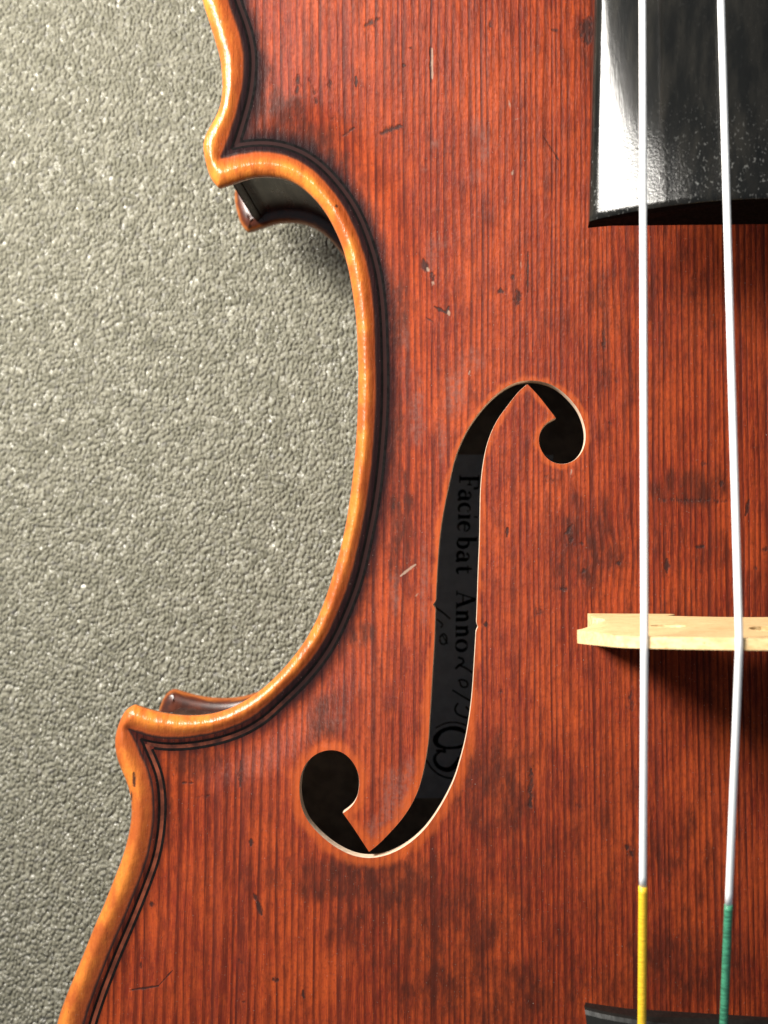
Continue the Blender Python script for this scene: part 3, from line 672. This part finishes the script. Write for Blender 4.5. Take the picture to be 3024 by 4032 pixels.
circ = lambda cx, cz, rx, rz, n=18: np.array([(cx+rx*math.cos(a), cz+rz*math.sin(a)) for a in np.linspace(0, 2*math.pi, n, endpoint=False)])
holes = [circ(0, 33.5, 2.6, 3.2), circ(-12.4, 30.2, 2.4, 1.7), circ(12.4, 30.2, 2.4, 1.7)]
def y_face(z, side, x=0.0):                   # thickness tapers from feet to crown
    f = np.clip((z-12)/30, 0, 1)
    return yb+(side*(.72+.1*0) + (side > 0)*(1-f)*1.75*(1-.95*sstep(15, 22, z)*sstep(20.0, 24, abs(x))) + (side < 0)*-(1-f)*.55)
pp = np.vstack([prof]+holes); eds = []; s0 = 0
for H in [prof]+holes: eds += [(s0+i, s0+(i+1) % len(H)) for i in range(len(H))]; s0 += len(H)
extra = hexgrid(-24, 24, 10, 50, 1.6); extra = extra[inside(prof, extra) & ~inside(holes[0], extra) & ~inside(holes[1], extra) & ~inside(holes[2], extra)]
r = delaunay_2d_cdt([Vector((float(a), float(b))) for a, b in np.vstack([pp, extra])], eds, [], 0, 1e-5)
bv = np.array([(v.x, v.y) for v in r[0]]); bf = np.array([f for f in r[2] if len(f) == 3]); c = bv[bf].mean(1)
bf = bf[inside(prof, c) & ~inside(holes[0], c) & ~inside(holes[1], c) & ~inside(holes[2], c)]
nb_ = len(bv); vv = [(a, y_face(b, 1, a), b) for a, b in bv]+[(a, y_face(b, -1, a), b) for a, b in bv]
ff = [tuple(f[::-1]) for f in bf]+[tuple(f+nb_) for f in bf]
for a, b in eds: ff.append((a, b, nb_+b, nb_+a))
bridge = mesh('bridge', vv, ff, violin, MT['maple'], False)
bv_ = bridge.modifiers.new('soft_edges', 'BEVEL'); bv_.width = .00016; bv_.segments = 2; bv_.limit_method = 'ANGLE'; bv_.angle_limit = math.radians(50)
bridge['label'] = 'pale maple bridge under the strings'

# ------------------------------------------------------------------ strings and tailpiece
def tube(name, pts_, r, mat, parent, seg=20):
    pts_ = np.array(pts_, float); t = np.gradient(pts_, axis=0); t /= np.linalg.norm(t, axis=1)[:, None]; vv, ff = [], []; n = len(pts_)-1
    for c, ax in zip(pts_, t):
        u = np.cross(ax, (0, 0, 1)); u /= np.linalg.norm(u); v = np.cross(u, ax)
        for j in range(seg):
            a = 2*math.pi*j/seg; vv.append(tuple(c+r*(u*math.cos(a)+v*math.sin(a))))
    for i in range(n):
        for j in range(seg): ff.append((i*seg+j, i*seg+(j+1) % seg, (i+1)*seg+(j+1) % seg, (i+1)*seg+j))
    ff.append(tuple(range(seg-1, -1, -1))); ff.append(tuple(n*seg+j for j in range(seg)))
    return mesh(name, vv, ff, parent, mat)
def string(B, Tp, E, r, silk, s0, lab):
    """B on the bridge, Tp a point towards the nut, E at the tailpiece"""
    B, Tp, E = map(np.array, (B, Tp, E)); far = B+(Tp-B)*3.25; S = E+(B-E)*s0
    far[2] = max(far[2], 11); u1 = (far-B)/np.linalg.norm(far-B); u2 = (S-B)/np.linalg.norm(S-B)
    bend = [B+u1*1.2*(1-q)**2+u2*1.2*q**2+np.array([0, 0, -.0])*0 for q in np.linspace(0, 1, 9)]
    path = [far+(B-far)*q for q in np.linspace(0, .995, 30)]+bend+[B+u2*1.5+(S-B-u2*1.5)*q for q in np.linspace(0, 1, 20)]
    o = tube('string', path, r, MT['steel'], violin); o['label'] = lab
    k = tube('silk_wrapping', [S+(E-S)*q for q in np.linspace(-.004, 1, 24)], r*1.16, MT[silk], o)
zg = crown(xg)+.35
Bg = (xg, yb, zg); x2, y2 = at(2530, 0, 36.5); Tg = (x2, y2, 36.5)
ze = 32.0; eg = at(2529, 4060, ze+.6); Eg = (eg[0], eg[1]-1, ze)
sy = at(2533, 3494, 38.0)[1]; fr = (sy-Eg[1])/(yb-Eg[1])
string(Bg, Tg, Eg, .48, 'yellow', fr, 'thick metal string with yellow silk at the tailpiece')
xd = at(2906, 2530, 48.5)[0]; zd_ = crown(xd)+.33
x2, y2 = at(2839, 0, 39.0); Td = (x2, y2, 39.0); ed_ = at(2850, 4060, ze+2.6); Ed = (ed_[0], ed_[1]-1, ze+2)
sy = at(2872, 3567, 40.0)[1]; fr2 = (sy-Ed[1])/(yb-Ed[1])
string((xd, yb, zd_), Td, Ed, .47, 'green', fr2, 'metal string with green silk at the tailpiece')
for x_, sil, rr, T_, E_ in ((-xd, 'red', .40, Td, Ed), (-xg, 'red', .16, Tg, Eg)):
    string((x_, yb, crown(x_)+rr*.6), (-T_[0], T_[1], T_[2]-.3), (-E_[0], E_[1], E_[2]), rr, sil, fr, 'plain string on the treble side')

tp0 = at(2308, 3992, 31.0); hw0 = -tp0[0]; yt = tp0[1]
verts, faces = [], []; prof_t = [(0, 0), (.5, .5), (4, .9), (60, 0), (112, -2)]
ysl = [yt, yt-.25, yt-.8, yt-2.0, yt-4, yt-20, yt-50, yt-80, yt-104]
for i, y in enumerate(ysl):
    k = (yt-y)/104; hw = hw0*(1-k*.52); zed = 28.6-6*k; ring_ = []
    drop = (1.0, .45, .12, 0, 0, 0, 0, 0, 0)[i]
    for x in np.linspace(-hw, hw, 25): ring_.append((x, y-1.2*(1-(x/hw)**2)*max(0, 1-(yt-y)/15), zed-drop+2.6*(1-(x/hw)**2)*1.0+(1.2-1.2*(abs(x)/hw)**8)))
    for x in np.linspace(hw-.3, -hw+.3, 25): ring_.append((x, y-1.2*(1-(x/hw)**2)*max(0, 1-(yt-y)/15), zed-3.2+2.0*(1-(x/hw)**2)))
    verts += ring_
nr = len(ring_)
for i in range(len(ysl)-1):
    for j in range(nr): faces.append((i*nr+j, (i+1)*nr+j, (i+1)*nr+(j+1) % nr, i*nr+(j+1) % nr))
faces.append(tuple(range(nr)))
tail = mesh('tailpiece', verts, faces, violin, simple('tailpiece_ebony', (.010,.010,.009), .5, .2, vary=.4, sc_=.8, stretch=(2,.3,1)), False)

sc.cycles.use_denoising = True
sc.cycles.max_bounces = 8
